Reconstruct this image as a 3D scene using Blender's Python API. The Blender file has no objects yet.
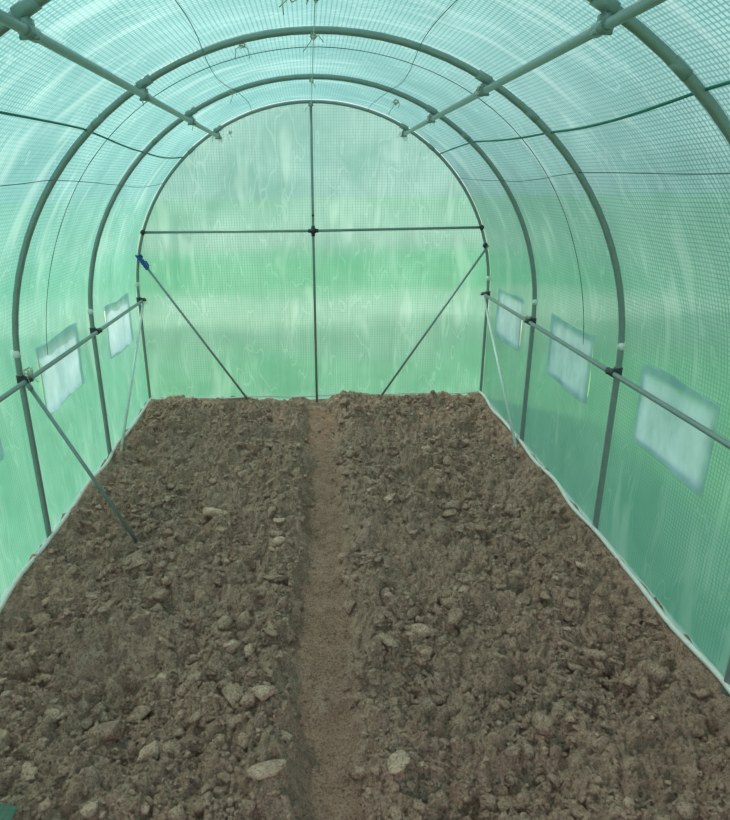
import bpy, bmesh, math, random
import numpy as np
from mathutils import Vector, Matrix
random.seed(7); rng=np.random.default_rng(11)
S=bpy.context.scene
S.view_settings.view_transform='Standard'
S.view_settings.look='None'

# ------------------------------------------------------------ helpers
def link(o,parent=None):
    S.collection.objects.link(o)
    if parent: o.parent=parent
    return o
def empty(name):
    e=bpy.data.objects.new(name,None); return link(e)
def mesh_np(name,V,F,mat,parent=None,smooth=True,uv=None):
    V=np.asarray(V,np.float32);F=np.asarray(F,np.int32)
    me=bpy.data.meshes.new(name);n,k=F.shape
    me.vertices.add(len(V));me.vertices.foreach_set('co',V.ravel())
    me.loops.add(n*k);me.loops.foreach_set('vertex_index',F.ravel())
    me.polygons.add(n);me.polygons.foreach_set('loop_start',np.arange(0,n*k,k,dtype=np.int32))
    me.polygons.foreach_set('loop_total',np.full(n,k,np.int32))
    me.polygons.foreach_set('use_smooth',np.full(n,smooth))
    if uv is not None:
        l=me.uv_layers.new(name='UVMap');l.data.foreach_set('uv',np.asarray(uv,np.float32)[F.ravel()].ravel())
    me.update(calc_edges=True);me.validate()
    me.materials.append(mat)
    return link(bpy.data.objects.new(name,me),parent)
def grid_faces(nu,nv):
    i=np.arange(nu*nv).reshape(nu,nv)
    return np.stack([i[:-1,:-1],i[1:,:-1],i[1:,1:],i[:-1,1:]],-1).reshape(-1,4)
def tube_geo(pts,r,seg=10,caps=True):
    pts=[Vector(p) for p in pts];V=[];F=[]
    t0=(pts[1]-pts[0]).normalized()
    n=t0.orthogonal().normalized()
    for i,p in enumerate(pts):
        a=pts[max(i-1,0)];b=pts[min(i+1,len(pts)-1)]
        t=(b-a).normalized(); n=(n-t*n.dot(t)).normalized(); m=t.cross(n)
        rr=r[i] if hasattr(r,'__len__') else r
        for k in range(seg):
            an=2*math.pi*k/seg; V.append(p+(n*math.cos(an)+m*math.sin(an))*rr)
    for i in range(len(pts)-1):
        for k in range(seg):
            a=i*seg+k;b=i*seg+(k+1)%seg;F.append((a,b,b+seg,a+seg))
    if caps:
        F.append(tuple(range(seg-1,-1,-1)));e=(len(pts)-1)*seg;F.append(tuple(range(e,e+seg)))
    return V,F
def build(name,geos,mat,parent=None,smooth=True):
    V=[];F=[]
    for v,f in geos:
        o=len(V);V+=[tuple(p) for p in v];F+=[tuple(i+o for i in q) for q in f]
    me=bpy.data.meshes.new(name);me.from_pydata(V,[],F);me.update()
    for p in me.polygons:p.use_smooth=smooth and len(p.vertices)<=4
    me.materials.append(mat)
    return link(bpy.data.objects.new(name,me),parent)
def newmat(name):
    m=bpy.data.materials.new(name);m.use_nodes=True;nt=m.node_tree;nt.nodes.clear()
    return m,nt.nodes,nt.links
class NB:
    def __init__(s,N,L): s.N=N;s.L=L
    def n(s,t,**k):
        x=s.N.new(t)
        for a,b in k.items(): setattr(x,a,b)
        return x
    def set(s,inp,v):
        if isinstance(v,bpy.types.NodeSocket): s.L.new(v,inp)
        elif v is not None: inp.default_value=v
    def math(s,op,a,b=None,c=None,clamp=False):
        x=s.n('ShaderNodeMath',operation=op,use_clamp=clamp);s.set(x.inputs[0],a);s.set(x.inputs[1],b)
        if c is not None:s.set(x.inputs[2],c)
        return x.outputs[0]
    def noise(s,vec,scale,detail=2,rough=.5,dist=0.):
        x=s.n('ShaderNodeTexNoise');s.set(x.inputs['Vector'],vec);x.inputs['Scale'].default_value=scale
        x.inputs['Detail'].default_value=detail;x.inputs['Roughness'].default_value=rough;x.inputs['Distortion'].default_value=dist
        return x.outputs['Fac']
    def mix(s,f,a,b,bt='MIX'):
        x=s.n('ShaderNodeMix',data_type='RGBA',blend_type=bt);s.set(x.inputs[0],f);s.set(x.inputs[6],a);s.set(x.inputs[7],b)
        return x.outputs[2]
    def maprange(s,v,a,b,c=0.,d=1.,smooth=False):
        x=s.n('ShaderNodeMapRange')
        if smooth:x.interpolation_type='SMOOTHSTEP'
        s.set(x.inputs[0],v)
        for i,q in enumerate((a,b,c,d)): x.inputs[i+1].default_value=q
        return x.outputs[0]
    def mapping(s,vec,scale,rot=(0,0,0)):
        x=s.n('ShaderNodeMapping');s.set(x.inputs[0],vec);x.inputs['Scale'].default_value=scale;x.inputs['Rotation'].default_value=rot;return x.outputs[0]

# ------------------------------------------------------------ materials
def film_mat(name,lowA,lowB,lowT,hiA,hiB,hiT,opac,topac,gscale,creases=.25,tw=.3,z0=.8,z1=1.6):
    m,N,L=newmat(name);b=NB(N,L)
    tc=b.n('ShaderNodeTexCoord');UV=tc.outputs['UV'];sep=b.n('ShaderNodeSeparateXYZ');L.new(UV,sep.inputs[0])
    fu=b.math('FRACT',b.math('MULTIPLY',sep.outputs[0],gscale));fv=b.math('FRACT',b.math('MULTIPLY',sep.outputs[1],gscale))
    th=b.math('MAXIMUM',b.math('LESS_THAN',fu,tw),b.math('MULTIPLY',b.math('LESS_THAN',fv,tw),.75))
    P=tc.outputs['Object'];sp=b.n('ShaderNodeSeparateXYZ');L.new(P,sp.inputs[0])
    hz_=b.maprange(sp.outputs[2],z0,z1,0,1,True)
    big=b.maprange(b.noise(P,1.9,3,.6,.5),.33,.67)
    w1=b.noise(b.mapping(UV,(6.,1.6,1),(0,0,.5)),1.,2,.5,.3)
    w2=b.noise(b.mapping(UV,(8.,1.5,1),(0,0,-.85)),1.,2,.5,.3)
    l1=b.maprange(w1,.58,.72,0.,1.,True);l2=b.maprange(w2,.58,.72,0.,1.,True)
    l3=b.maprange(b.math('ABSOLUTE',b.math('SUBTRACT',w1,.56)),0.,.010,1.,0.)
    l4=b.maprange(b.math('ABSOLUTE',b.math('SUBTRACT',w2,.55)),0.,.010,1.,0.)
    crs=b.math('MULTIPLY',b.math('MAXIMUM',b.math('MAXIMUM',l1,l2),b.math('MULTIPLY',b.math('MAXIMUM',l3,l4),.7)),creases)
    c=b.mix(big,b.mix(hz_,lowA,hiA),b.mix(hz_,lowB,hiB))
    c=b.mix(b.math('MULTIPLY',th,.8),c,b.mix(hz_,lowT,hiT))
    c=b.mix(crs,c,(.72,.90,.84,1))
    op=b.math('ADD',opac,b.math('MULTIPLY',th,topac),clamp=True)
    tr=b.n('ShaderNodeBsdfTransparent');b.set(tr.inputs[0],(.78,.89,.84,1))
    tl=b.n('ShaderNodeBsdfTranslucent');b.set(tl.inputs[0],c)
    df=b.n('ShaderNodeBsdfDiffuse');b.set(df.inputs[0],c)
    gl=b.n('ShaderNodeBsdfGlossy');gl.inputs['Roughness'].default_value=.32
    bp=b.n('ShaderNodeBump');bp.inputs['Strength'].default_value=.6;bp.inputs['Distance'].default_value=.03
    L.new(b.math('ADD',w1,w2),bp.inputs['Height'])
    for q in (tl,df,gl): L.new(bp.outputs[0],q.inputs['Normal'])
    m1=b.n('ShaderNodeMixShader');m1.inputs[0].default_value=.25;L.new(tl.outputs[0],m1.inputs[1]);L.new(df.outputs[0],m1.inputs[2])
    m2=b.n('ShaderNodeMixShader');b.set(m2.inputs[0],op);L.new(tr.outputs[0],m2.inputs[1]);L.new(m1.outputs[0],m2.inputs[2])
    m3=b.n('ShaderNodeMixShader');m3.inputs[0].default_value=.05;L.new(m2.outputs[0],m3.inputs[1]);L.new(gl.outputs[0],m3.inputs[2])
    o=b.n('ShaderNodeOutputMaterial');L.new(m3.outputs[0],o.inputs[0]);return m
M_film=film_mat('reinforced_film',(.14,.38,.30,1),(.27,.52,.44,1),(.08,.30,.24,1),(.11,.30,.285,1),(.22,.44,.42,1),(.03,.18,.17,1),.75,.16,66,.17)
M_back=film_mat('reinforced_film_end',(.12,.34,.26,1),(.24,.46,.38,1),(.10,.30,.23,1),(.12,.32,.28,1),(.32,.52,.49,1),(.10,.29,.25,1),.70,.13,55,.20,.25,.9,1.3)
def simple(name,col,rough=.5,metal=0.,var=.15,scale=30,transl=0.):
    m,N,L=newmat(name);b=NB(N,L);tc=b.n('ShaderNodeTexCoord')
    nz=b.noise(tc.outputs['Object'],scale,2,.6)
    c=b.mix(nz,tuple(x*(1-var) for x in col[:3])+(1,),tuple(min(1,x*(1+var)) for x in col[:3])+(1,))
    p=b.n('ShaderNodeBsdfPrincipled');b.set(p.inputs['Base Color'],c);p.inputs['Roughness'].default_value=rough;p.inputs['Metallic'].default_value=metal
    o=b.n('ShaderNodeOutputMaterial')
    if transl:
        t=b.n('ShaderNodeBsdfTranslucent');b.set(t.inputs[0],c);x=b.n('ShaderNodeMixShader');x.inputs[0].default_value=transl
        L.new(p.outputs[0],x.inputs[1]);L.new(t.outputs[0],x.inputs[2]);L.new(x.outputs[0],o.inputs[0])
    else: L.new(p.outputs[0],o.inputs[0])
    return m
M_tube=simple('painted_steel_tube',(.24,.30,.29,1),.38,.3)
M_dark=simple('black_plastic_clamp',(.025,.035,.035,1),.5)
M_tape=simple('white_tape',(.75,.78,.76,1),.5)
M_blue=simple('blue_tape',(.02,.10,.42,1),.4)
M_twine=simple('jute_twine',(.5,.46,.38,1),.9)
M_cord=simple('dark_cord',(.03,.07,.065,1),.8)
M_strap=simple('green_welt',(.02,.22,.16,1),.6,transl=.3)
M_hem=simple('pale_hem',(.85,.84,.80,1),.6,transl=.3)

def soil_mat(name,light=1.):
    m,N,L=newmat(name);b=NB(N,L);tc=b.n('ShaderNodeTexCoord');P=tc.outputs['Object']
    n2=b.noise(P,22.,3,.7);n3=b.noise(P,130.,3,.8)
    sc=lambda t:tuple(min(1,x*light) for x in t)+(1,)
    c=b.mix(b.maprange(n2,.3,.7),sc((.39,.238,.180)),sc((.64,.415,.318)))
    c=b.mix(b.math('MULTIPLY',b.maprange(n3,.54,.72),.6),c,sc((.90,.63,.50)))
    c=b.mix(b.math('MULTIPLY',b.maprange(n3,.48,.34),.8),c,sc((.10,.060,.046)))
    sx=b.n('ShaderNodeSeparateXYZ');L.new(P,sx.inputs[0])
    pth=b.maprange(sx.outputs[2],-.045,-.085,0.,1.,True)   # darker, warmer tone for the compacted bottom of the furrow
    c=b.mix(pth,c,b.mix(1.,c,(.80,.74,.70,1),'MULTIPLY'))
    p=b.n('ShaderNodeBsdfPrincipled');b.set(p.inputs['Base Color'],c);p.inputs['Roughness'].default_value=.95
    p.inputs['Specular IOR Level'].default_value=.1
    bp=b.n('ShaderNodeBump');bp.inputs['Strength'].default_value=1.;bp.inputs['Distance'].default_value=.014
    L.new(b.noise(P,85.,5,.85),bp.inputs['Height']);L.new(bp.outputs[0],p.inputs['Normal'])
    o=b.n('ShaderNodeOutputMaterial');L.new(p.outputs[0],o.inputs[0]);return m
M_soil=soil_mat('tilled_soil',1.);M_clod=soil_mat('soil_clod',1.04);M_stone=soil_mat('pale_lump',1.42)

# ------------------------------------------------------------ frame
Z0=.79;R=1.25;RB=1.235
def arc(t,off=0.):   # t 0..pi  right->left
    return ((R+off)*math.cos(t),Z0+(RB+off)*math.sin(t))
frame=empty('greenhouse_frame')
skew={4.5:0.0,3.5:.02,2.5:-.025,1.5:.0,.5:0.,-.5:0.}
HY=[4.5,3.5,2.5,1.5,.5,-.5]
def hoop_pts(y,off=0.,zb=-.12):
    pts=[(R+off,z) for z in (zb,.1,.3,.5,.7)]
    pts+=[arc(math.pi*i/48,off) for i in range(49)]
    pts+=[(-R-off,z) for z in (.7,.5,.3,.1,zb)]
    return [(x,y+skew[y]*x,z) for x,z in pts]
for i,y in enumerate(HY):
    build('hoop_%d'%(i+1),[tube_geo(hoop_pts(y),.0128 if y<4.4 else .0105,12)],M_tube,frame)
    g=[]
    for s in (-1,1):   # swaged socket + white tape
        yy=y+skew[y]*s*R
        g.append(tube_geo([(s*R,yy,.855),(s*R*.9995,yy,.885)],.0155,14))
    build('tape_band_%d'%(i+1),g,M_tape,frame)
    g=[]
    for t in (math.pi*.28,math.pi*.72):
        q=[arc(t+d) for d in (-.02,0,.02)]
        g.append(tube_geo([(x,y+skew[y]*x,z) for x,z in q],.0138,12))
    build('hoop_joint_%d'%(i+1),g,M_tube,frame)
# purlins
def purlin(name,x,z,r):
    return build(name,[tube_geo([(x,y,z) for y in np.linspace(-.5,4.5,11)],r,12)],M_tube,frame)
for s,n in ((-1,'left'),(1,'right')):
    purlin('roof_purlin_'+n,s*.612,1.822,.0120)
    purlin('side_rail_'+n,s*1.222,.756,.0105)
# clamps
k=0
def rounded_block(c,size,rot=None):
    bm=bmesh.new();bmesh.ops.create_cube(bm,size=1)
    bmesh.ops.scale(bm,vec=size,verts=bm.verts)
    bmesh.ops.bevel(bm,geom=bm.edges[:],offset=min(size)*.25,segments=2,affect='EDGES')
    if rot is not None: bmesh.ops.rotate(bm,matrix=rot,verts=bm.verts)
    bmesh.ops.translate(bm,vec=c,verts=bm.verts)
    V=[v.co.copy() for v in bm.verts];F=[tuple(v.index for v in f.verts) for f in bm.faces];bm.free();return V,F
for y in HY:
    for s in (-1,1):
        k+=1
        t0=math.acos(.612/ R);
        q=[arc((t0 if s>0 else math.pi-t0)+d) for d in (-.022,0,.022)]
        g=[tube_geo([(x,y+skew[y]*x,z) for x,z in q],.0165,12),
           tube_geo([(s*.612,y+skew[y]*s*.6-.03,1.822),(s*.612,y+skew[y]*s*.6+.03,1.822)],.0155,12),
           rounded_block((s*.615,y+skew[y]*s*.6,1.838),(.026,.03,.030)),
           tube_geo([(s*.612-.022,y+skew[y]*s*.6,1.812),(s*.612+.022,y+skew[y]*s*.6,1.812)],.005,8)]
        build('roof_clamp_%d'%k,g,M_tube,frame)
        yy=y+skew[y]*s*R
        g=[tube_geo([(s*R,yy,.735),(s*R,yy,.777)],.0172,12),
           tube_geo([(s*1.222,yy-.03,.756),(s*1.222,yy+.03,.756)],.0150,12),
           rounded_block((s*1.236,yy,.756),(.034,.032,.032)),
           tube_geo([(s*1.20,yy,.756),(s*1.24,yy,.756)],.007,8)]
        build('side_clamp_%d'%k,g,M_dark,frame)
# end wall frame
yb=4.488
hw=R*math.sqrt(1-((1.216-Z0)/RB)**2)
build('end_crossbar',[tube_geo([(-hw,yb,1.222),(0,yb,1.216),(hw,yb,1.222)],.0095,12)],M_tube,frame)
build('end_centre_post',[tube_geo([(0,yb,2.02),(.0,yb,1.2),(.004,yb,-.08)],.0095,12)],M_tube,frame)
g=[rounded_block((0,yb-.006,1.216),(.05,.03,.034)),tube_geo([(0,yb,1.18),(0,yb,1.25)],.0135,12),tube_geo([(-.035,yb,1.216),(.035,yb,1.216)],.0135,12),
   rounded_block((0,yb-.004,1.318),(.018,.022,.014)),
   rounded_block((-hw+.004,yb-.004,1.222),(.03,.034,.034)),rounded_block((hw-.004,yb-.004,1.222),(.03,.034,.034)),
   rounded_block((hw+.03,yb-.004,1.10),(.03,.034,.04)),rounded_block((-hw-.03,yb-.004,1.06),(.03,.034,.03)),
   rounded_block((0,yb,2.005),(.03,.03,.03))]
build('end_connectors',g,M_dark,frame)
build('end_brace_left',[tube_geo([(-1.222,yb-.014,1.075),(-.50,yb-.014,-.02)],.0085,10)],M_tube,frame)
build('end_brace_right',[tube_geo([(1.222,yb-.014,1.10),(.47,yb-.014,-.02)],.0085,10)],M_tube,frame)
a=Vector((-1.222,yb-.014,1.075));d=(Vector((-.50,yb-.014,-.02))-a).normalized()
hel=[]
n1=d.orthogonal().normalized();n2=d.cross(n1)
for i in range(60):
    an=i*.9;hel.append(a+d*(i/60*.12)+(n1*math.cos(an)+n2*math.sin(an))*.013)
build('blue_tape',[tube_geo(hel,.006,6),tube_geo([a+d*.05,a+d*.055+Vector((.03,-.01,-.0)),a+d*.05+Vector((.05,-.015,-.035))],.006,6)],M_blue,frame)
M_tube_lit=simple('steel_tube_lit',(.60,.70,.65,1),.4,.1)  # paler tube for the side braces, light falling on them put into the colour
build('side_brace_left',[tube_geo([(-1.212,4.47,.75),(-1.205,3.52,-.02)],.0085,10)],M_tube_lit,frame)
build('side_brace_right',[tube_geo([(1.212,4.47,.75),(1.205,3.47,-.02)],.0085,10)],M_tube_lit,frame)
build('loose_brace',[tube_geo([(-1.215,2.51,.742),(-.845,2.5,-.01)],.0085,10),
      tube_geo([(-1.222,2.51,.757),(-1.205,2.51,.72)],.0115,10)],M_tube,frame)

# ------------------------------------------------------------ cover (film)
def vn(X,Y,f,seed):
    r=np.random.default_rng(seed);T=r.random((257,257))
    x=X*f+1000.3;y=Y*f+1000.7;xi=np.floor(x).astype(int);yi=np.floor(y).astype(int);fx=x-xi;fy=y-yi
    fx=fx*fx*(3-2*fx);fy=fy*fy*(3-2*fy);xi%=256;yi%=256
    a=T[xi,yi];b=T[xi+1,yi];c=T[xi,yi+1];d=T[xi+1,yi+1]
    return (a*(1-fx)+b*fx)*(1-fy)+(c*(1-fx)+d*fx)*fy-.5
def sag(y): return np.abs(np.sin((y-.5)*np.pi))
WINY=((3.72,4.25),(2.72,3.25),(1.80,2.28));WZ=(.52,.845)
OFF=.017
def arcpanel(name,t0,t1,nt,mat):
    ts=np.linspace(t0,t1,nt);ys=np.linspace(-.55,4.515,340)
    T,Y=np.meshgrid(ts,ys,indexing='ij')
    off=OFF-.014*sag(Y)*np.sin(T)**.5*1.0+ .007*vn(T*2,Y,6,3)*sag(Y)
    X=(R+off)*np.cos(T);Z=Z0+(RB+off)*np.sin(T)
    V=np.stack([X,Y,Z],-1).reshape(-1,3);UV=np.stack([Y,T*R+Z0],-1).reshape(-1,2)
    return mesh_np(name,V,grid_faces(nt,len(ys)),mat,None,True,UV)
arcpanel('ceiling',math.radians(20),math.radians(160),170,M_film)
def sidepanel(name,s):
    prof=[]
    for z in np.linspace(-.06,Z0,44): prof.append((R,z,1.,0.,z))
    for t in np.radians(np.linspace(0,20,18)[1:]): prof.append((R*math.cos(t),Z0+RB*math.sin(t),math.cos(t),math.sin(t),Z0+t*R))
    prof=np.array(prof);ys=np.linspace(-.55,4.515,340)
    i=np.arange(len(prof));I,Y=np.meshgrid(i,ys,indexing='ij');p=prof[I]
    zz=p[...,4];w=np.clip(zz/.15,0,1);up=np.clip((zz-Z0)/.43,0,1)
    off=OFF-.014*sag(Y)*(np.sin(np.radians(20))**.5)*up+(.010*vn(zz,Y,5,4+(s>0))+.006*vn(zz*1.5,Y,14,6))*sag(Y)*w*(1-up)+.007*vn(np.clip((zz-Z0)/R,0,9)*2 if s>0 else (math.pi-(zz-Z0)/R)*2,Y,6,3)*sag(Y)*up
    X=s*(p[...,0]+off*p[...,2]);Z=p[...,1]+off*p[...,3]
    vv=zz if s>0 else (2*Z0+math.pi*R-zz)
    V=np.stack([X,Y,Z],-1).reshape(-1,3);UV=np.stack([Y,vv],-1).reshape(-1,2)
    F=grid_faces(len(prof),len(ys))
    cen=V[F].mean(1);keep=np.ones(len(F),bool)
    for a,b_ in WINY: keep&=~((cen[:,1]>a+.028)&(cen[:,1]<b_-.028)&(cen[:,2]>WZ[0]+.026)&(cen[:,2]<WZ[1]-.026))
    F=F[keep]
    if s>0:F=F[:,::-1]
    return mesh_np(name,V,F,M_film,None,True,UV)
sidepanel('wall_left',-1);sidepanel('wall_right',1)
nu,nv=160,150
U=np.linspace(-1,1,nu);Wv=np.linspace(0,1,nv)
ug,vg=np.meshgrid(U,Wv,indexing='ij')
Zt=Z0+(RB+.014)*np.sqrt(np.clip(1-ug**2,0,1))
Xb=ug*(R+.014);Zb=-.06+(Zt+.06)*vg
Yb=4.512+.012*vn(Xb,Zb,3,9)+.006*vn(Xb+Zb,Zb*.4,9,10)+.004
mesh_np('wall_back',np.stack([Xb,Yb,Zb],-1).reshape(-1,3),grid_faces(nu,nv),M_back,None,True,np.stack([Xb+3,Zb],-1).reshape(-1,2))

cov=empty('cover_cords')
def surf(t,y,off=.004):
    x,z=arc(t,off);return (x,y,z)
g=[]
for t in (math.radians(47),math.radians(133)):
    pts=[]
    for y in np.linspace(-.5,4.5,90): pts.append(surf(t+.02*math.sin(y*2.1),y,.012-.012*abs(math.sin((y-.5)*math.pi))-.004))
    g.append(tube_geo(pts,.004,6))
build('green_welts',g,M_strap,cov)
g=[]
for t,am in ((math.radians(37),.012),(math.radians(143),.012),(math.radians(72),.02),(math.radians(108),-.02)):
    pts=[surf(t+am*math.sin(y*3.1+t),y,.002-.012*abs(math.sin((y-.5)*math.pi))-.003) for y in np.linspace(-.5,4.5,90)]
    g.append(tube_geo(pts,.0013,5))
for y0,y1,ph in ((2.72,2.82,0),):
    pts=[]
    for i in range(70):
        t=math.pi*i/69;y=y0+(y1-y0)*abs(math.cos(t))+.03*math.sin(5*t+ph)
        pts.append(surf(t,y,-.006))
    g.append(tube_geo(pts,.0014,5))
build('cords',g,M_cord,cov)
g=[]
for s in (-1,1):
    pts=[(s*(1.236+.008*math.sin(y*9)),y,.018+.006*math.sin(y*13+s)) for y in np.linspace(-.5,4.49,80)]
    g.append(tube_geo(pts,.010,6))
pts=[(x,4.49,.016+.005*math.sin(x*11)) for x in np.linspace(-1.23,1.23,40)]
g.append(tube_geo(pts,.006,6))
build('trim_1',g,M_hem)
tw=[]
def knot(c,r=.011,n=22,dang=.05):
    pts=[];c=Vector(c);ph=random.random()*6
    for i in range(n):
        a=i*.95+ph;pts.append(c+Vector((math.cos(a)*r*(.5+.7*random.random()),math.sin(i*1.3)*r*1.2,math.sin(a)*r*(.4+.7*random.random()))))
    tw.append(tube_geo(pts,.0018,5))
    for q in range(2):
        d=Vector((random.uniform(-1,1)*.04,random.uniform(-.02,.02),-dang*random.uniform(.3,1)))
        tw.append(tube_geo([c,c+d*.5+Vector((random.uniform(-.015,.015),0,.01)),c+d],.0016,5))
for y in (2.5,3.5,4.47):
    for s in (-1,1): knot((s*.612+random.uniform(-.02,.02),y-.02,1.83))
    knot((0,y-.01,2.005))
knot((-.26,2.6,2.0));knot((.42,3.45,1.9),.013,dang=.09);knot((-.40,3.45,1.95),.013)
knot((0,1.9,1.99),.018,30,.03);knot((-.06,1.88,1.98),.014)
knot((-1.20,2.50,.80),.018,26,.12);knot((1.22,3.53,.78),.013);knot((-.52,4.4,1.84))
build('twine_ties',tw,M_twine,cov)
M_str=simple('pale_string',(.62,.70,.66,1),.8)
build('ridge_string',[tube_geo([(0.0,y,1.995-.010*abs(math.sin((y-.5)*math.pi))) for y in np.linspace(-.5,4.47,60)],.0018,5)],M_str,cov)

# ------------------------------------------------------------ windows
def window_mat():
    m,N,L=newmat('window_mesh');b=NB(N,L);tc=b.n('ShaderNodeTexCoord');P=tc.outputs['Object']
    nz=b.noise(b.mapping(P,(1,1,.5),(.4,0,0)),9,3,.6)
    c=b.mix(b.maprange(nz,.35,.65),(.36,.54,.58,1),(.52,.70,.75,1))
    tr=b.n('ShaderNodeBsdfTransparent');b.set(tr.inputs[0],(.85,.95,.97,1))
    tl=b.n('ShaderNodeBsdfTranslucent');b.set(tl.inputs[0],c)
    df=b.n('ShaderNodeBsdfDiffuse');b.set(df.inputs[0],c)
    m1=b.n('ShaderNodeMixShader');m1.inputs[0].default_value=.45;L.new(tl.outputs[0],m1.inputs[1]);L.new(df.outputs[0],m1.inputs[2])
    m2=b.n('ShaderNodeMixShader');m2.inputs[0].default_value=.9;L.new(tr.outputs[0],m2.inputs[1]);L.new(m1.outputs[0],m2.inputs[2])
    o=b.n('ShaderNodeOutputMaterial');L.new(m2.outputs[0],o.inputs[0]);return m
M_win=window_mat()
k=0
for s in (-1,1):
    for (ya,ybb) in WINY:
        k+=1;n1,n2=30,20
        a,c=np.meshgrid(np.linspace(0,1,n1),np.linspace(0,1,n2),indexing='ij')
        ph=k*1.7
        Y=ya+(ybb-ya)*a+.004*np.sin(c*5+ph)+.006*(c-.5)*math.sin(ph)
        Z=WZ[0]+(WZ[1]-WZ[0])*c+.006*np.sin(a*6+ph)-.008*a*math.cos(ph)
        X=s*(R+.001+.008*vn(Y,Z,9,k)+.005*vn(Y*2,Z,12,k+30))
        mesh_np('window_%d'%k,np.stack([X,Y,Z],-1).reshape(-1,3),grid_faces(n1,n2),M_win)

# ------------------------------------------------------------ soil
xs=np.linspace(-1.262,1.262,600)
ys=[-.6]
while ys[-1]<4.5:
    y=ys[-1];ys.append(y+(.02 if y<.85 else .0035+.0013*(y-.85)))
ys[-1]=4.51;ys=np.array(ys)
X,Y=np.meshgrid(xs,ys,indexing='ij')
def worley_bumps(X,Y,f,seed,thr=.3,pw=.5):
    r=np.random.default_rng(seed);PX=r.random((256,256));PY=r.random((256,256));H=r.random((256,256));SZ=r.random((256,256))*.35+.3;AN=r.random((256,256))*3.14
    x=X*f+500;y=Y*f+500;xi=np.floor(x).astype(int);yi=np.floor(y).astype(int);out=np.zeros_like(X)
    for dx in (-1,0,1):
        for dy in (-1,0,1):
            a=(xi+dx)%256;b=(yi+dy)%256
            qx=xi+dx+PX[a,b]-x;qy=yi+dy+PY[a,b]-y
            c=np.cos(AN[a,b]);s_=np.sin(AN[a,b]);ux=qx*c+qy*s_;uy=(-qx*s_+qy*c)*1.35
            d2=(ux*ux+uy*uy)/SZ[a,b]**2
            h=np.clip(1-d2,0,1)**pw*SZ[a,b]*np.where(H[a,b]>thr,.35+.65*H[a,b],0)
            out=np.maximum(out,h)
    return out/f
wx=X+.03*vn(X,Y,14,21)+.012*vn(X,Y,45,22)+.006*vn(X,Y,110,25);wy=Y+.03*vn(X,Y,14,23)+.012*vn(X,Y,45,24)+.006*vn(X,Y,110,26)
tc_=np.clip(-.002+.012*(Y-1.1),-.01,.02)+.008*np.sin(Y*2.3+1)+.035*vn(Y,Y*0,2.3,40)
dd=np.abs(X-tc_)+.045*vn(X,Y,8,30)+.03*vn(X,Y,22,31)
hwid=.062+.010*np.clip(1.8-Y,0,1)
bed=np.clip((dd-hwid)/.085,0,1);bed=bed*bed*(3-2*bed)
rough=.16+.84*bed
H=-.080+.080*bed
H+=.034*np.exp(-((dd-.19)/.08)**2)
H+=rough*(.07*vn(X,Y,2.2,50)+.06*vn(X,Y,6,51)+.05*vn(X,Y,14,52)+.030*vn(X,Y,30,55))
H+=rough*(worley_bumps(wx,wy,8,60,.6)*.6+worley_bumps(wx,wy,17,61,.4)*.95+worley_bumps(wx,wy,36,62,.3)*1.1)
H+=(.25+.75*bed)*(worley_bumps(wx,wy,75,63,.2)*1.2+.016*vn(X,Y,60,53)+.013*vn(X,Y,115,54))
H-=.028*bed
edge=np.clip((1.26-np.abs(X))/.10,0,1);H=H*(.35+.65*edge)
eb=np.clip((4.51-Y)/.12,0,1);H=H*(.4+.6*eb)+.012*(1-eb)
floor=mesh_np('floor',np.stack([X,Y,H],-1).reshape(-1,3),grid_faces(len(xs),len(ys)),M_soil)
def hz(x,y):
    i=np.clip(np.searchsorted(xs,x),0,len(xs)-1);j=np.clip(np.searchsorted(ys,y),0,len(ys)-1);return H[i,j],bed[i,j]
def ico(sub):
    bm=bmesh.new();bmesh.ops.create_icosphere(bm,subdivisions=sub,radius=1);V=np.array([v.co[:] for v in bm.verts]);F=np.array([[v.index for v in f.verts] for f in bm.faces]);bm.free();return V,F
def clod_variants(sub,n,amp):
    out=[];V,F=ico(sub)
    for i in range(n):
        W=V.copy()
        for j in range(8):
            d=rng.normal(size=3);d/=np.linalg.norm(d);h=rng.uniform(.45,.8);dot=W@d;W=W-np.outer(np.clip(dot-h,0,None),d)*.92
        for f,a in ((2.2,amp),(5.,amp*.6),(9.,amp*.45)):
            ph=rng.uniform(0,9,(3,3));W=W*(1+a*(np.sin(V*f+ph[0])*np.sin(V[:,[1,2,0]]*f+ph[1])).sum(1,keepdims=True)*.6)
        W=W*(1+rng.normal(size=(len(W),1))*amp*.25)
        out.append(W*1.15)
    return out,F
def scatter(name,pos,size,sub,mat,amp=.16,flat=(.5,.85),stretch=(.75,1.5),smooth=False,sink=.1):
    var,F=clod_variants(sub,16,amp);VV=[];FF=[];o=0
    for (x,y),s in zip(pos,size):
        W=var[rng.integers(16)].copy();W=W*np.array([rng.uniform(*stretch),rng.uniform(.75,1.1),rng.uniform(*flat)])*s
        R3=np.array(Matrix.Rotation(rng.uniform(0,6.28),3,'Z')@Matrix.Rotation(rng.uniform(-.5,.5),3,'X'))
        W=W@R3.T;h,_=hz(x,y);W+=np.array([x,y,h+s*sink]);VV.append(W);FF.append(F+o);o+=len(W)
    return mesh_np(name,np.concatenate(VV),np.concatenate(FF),mat,floor,smooth)
def positions(n,ptrench,ymin=.85):
    out=[]
    while len(out)<n:
        x=rng.uniform(-1.2,1.2);y=ymin+(4.42-ymin)*rng.random()**1.15
        _,b_=hz(x,y)
        if rng.random()>(ptrench+(1-ptrench)*b_):continue
        if rng.random()>.25+1.8*(vn(np.array(x),np.array(y),5,77)+.25):continue
        out.append((x,y))
    return out
p=positions(24000,.12);scatter('soil_crumbs',p,np.clip(rng.lognormal(math.log(.0048),.42,24000),.0022,.012),1,M_clod,.25,sink=.3)
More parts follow.
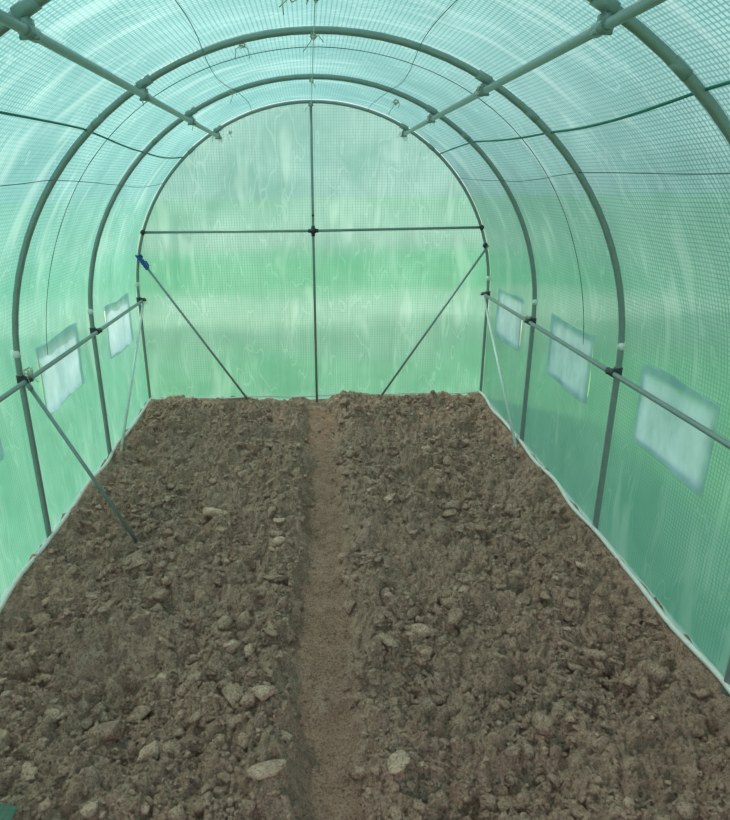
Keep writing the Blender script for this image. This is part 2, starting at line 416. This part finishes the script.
p=positions(2400,.01);scatter('soil_clods',p,np.clip(rng.lognormal(math.log(.0118),.45,2400),.007,.034),2,M_clod,.26,(.55,.95),(.8,1.4),True,sink=.2)
p=positions(230,.0);scatter('large_clods',p,np.clip(rng.lognormal(math.log(.022),.25,230),.015,.038),3,M_clod,.30,(.55,.9),(.9,1.5),True,sink=.1)
p=positions(190,.0);scatter('pale_clods',p,np.clip(rng.lognormal(math.log(.012),.40,190),.007,.026),2,M_stone,.2,(.4,.7),(1.,1.6),True,sink=.25)
big=[((.34,1.85),.038),((-.19,1.453),.028),((-.33,1.73),.030),((-.52,1.365),.028),((-.16,1.19),.034),((.18,1.23),.03),((-.52,2.72),.042),((-.60,2.66),.03),((.28,3.1),.022),((.35,2.75),.024),((-.27,1.75),.026),((-.85,1.3),.028),((-.2,2.6),.025)]
scatter('earth_lumps',[b[0] for b in big],[b[1] for b in big],3,M_stone,.14,(.40,.6),(1.2,1.7),True,sink=.35)

n1,n2=40,24
a,c=np.meshgrid(np.linspace(0,1,n1),np.linspace(0,1,n2),indexing='ij')
Xf=-1.22+.50*a-.05*c*a;Yf=.62+.51*c+.03*np.sin(a*4)*c
Zf=.06+.04*np.abs(np.sin(a*6+c*2))+.02*np.sin(c*7+a*3)
mesh_np('door_flap',np.stack([Xf,Yf,Zf],-1).reshape(-1,3),grid_faces(n1,n2),M_film,None,True,np.stack([Xf,Yf],-1).reshape(-1,2))

# ------------------------------------------------------------ exterior
def ext_ground():
    m,N,L=newmat('meadow');b=NB(N,L);tc=b.n('ShaderNodeTexCoord');P=tc.outputs['Object']
    sep=b.n('ShaderNodeSeparateXYZ');L.new(P,sep.inputs[0])
    yy=b.math('ADD',sep.outputs[1],b.math('MULTIPLY',b.math('SUBTRACT',b.noise(P,.5,3),.5),3.))
    r=b.n('ShaderNodeValToRGB');L.new(b.maprange(yy,4,24),r.inputs[0])
    e=r.color_ramp.elements;e[0].position=0;e[0].color=(.14,.30,.11,1);e[1].position=1;e[1].color=(.36,.44,.32,1)
    for p,c in ((.075,(.14,.28,.11,1)),(.11,(.18,.21,.13,1)),(.14,(.19,.22,.14,1)),(.19,(.48,.52,.40,1)),(.23,(.46,.52,.40,1)),(.32,(.13,.34,.13,1)),(.52,(.13,.34,.13,1)),(.72,(.36,.37,.31,1)),(.9,(.38,.40,.33,1))):
        x=e.new(p);x.color=c
    sx=b.maprange(b.math('ABSOLUTE',sep.outputs[0]),4.,7.)
    c=b.mix(sx,r.outputs[0],(.28,.38,.24,1))
    c=b.mix(b.maprange(b.noise(P,6,3,.7),.3,.7,0,.35),c,(.14,.22,.10,1))
    p=b.n('ShaderNodeBsdfDiffuse');b.set(p.inputs[0],c);o=b.n('ShaderNodeOutputMaterial');L.new(p.outputs[0],o.inputs[0]);return m
M_ext=ext_ground()
xs2=[-60,-1.30,1.30,60];ys2=[-40,-.62,4.56,90]
V=[(x,y,-.03) for x in xs2 for y in ys2];F=[]
for i in range(3):
    for j in range(3):
        if i==1 and j==1:continue
        F.append((i*4+j,(i+1)*4+j,(i+1)*4+j+1,i*4+j+1))
mesh_np('meadow_ground',V,F,M_ext,None,False)

# ------------------------------------------------------------ light
W=bpy.data.worlds.new('overcast_sky');S.world=W;W.use_nodes=True;nt=W.node_tree;nt.nodes.clear();b=NB(nt.nodes,nt.links)
tc=b.n('ShaderNodeTexCoord');sp=b.n('ShaderNodeSeparateXYZ');nt.links.new(tc.outputs['Generated'],sp.inputs[0])
c=b.mix(b.maprange(sp.outputs[2],-.02,.25),(.53,.61,.56,1),(.86,.92,.95,1))
c=b.mix(b.maprange(sp.outputs[2],.2,.9),c,(.78,.88,1.0,1))
cl=b.maprange(b.noise(b.mapping(tc.outputs['Generated'],(1,1,2.5)),2.2,4,.6),.4,.65)
c=b.mix(b.math('MULTIPLY',cl,.6),c,(1,1,1,1))
bg=b.n('ShaderNodeBackground');b.set(bg.inputs[0],c);bg.inputs[1].default_value=1.4
o=b.n('ShaderNodeOutputWorld');nt.links.new(bg.outputs[0],o.inputs[0])
sd=bpy.data.lights.new('sun','SUN');sd.energy=6.5;sd.angle=math.radians(8);sd.color=(1,.95,.89)
so=bpy.data.objects.new('sun',sd);link(so);so.rotation_euler=(math.radians(-24),math.radians(-30),0)

# ------------------------------------------------------------ camera (solved from the tunnel geometry)
f,pit,yaw,rol,cx,cy,h=632.32,.34063,.02249,-.01376,-.0304,-.0448,1.50755
fw=Vector((math.sin(yaw)*math.cos(pit),math.cos(yaw)*math.cos(pit),-math.sin(pit)))
r=fw.cross(Vector((0,0,1))).normalized();u=r.cross(fw)
r2=r*math.cos(rol)+u*math.sin(rol);u2=-r*math.sin(rol)+u*math.cos(rol)
cd=bpy.data.cameras.new('camera');cd.sensor_fit='VERTICAL';cd.sensor_height=36;cd.lens=36*f/820;cd.shift_x=(365-326)/820;cd.clip_start=.05;cd.clip_end=300
co=bpy.data.objects.new('camera',cd);link(co)
M=Matrix((r2,u2,-fw)).transposed().to_4x4();M.translation=Vector((cx,cy,h));co.matrix_world=M
S.camera=co
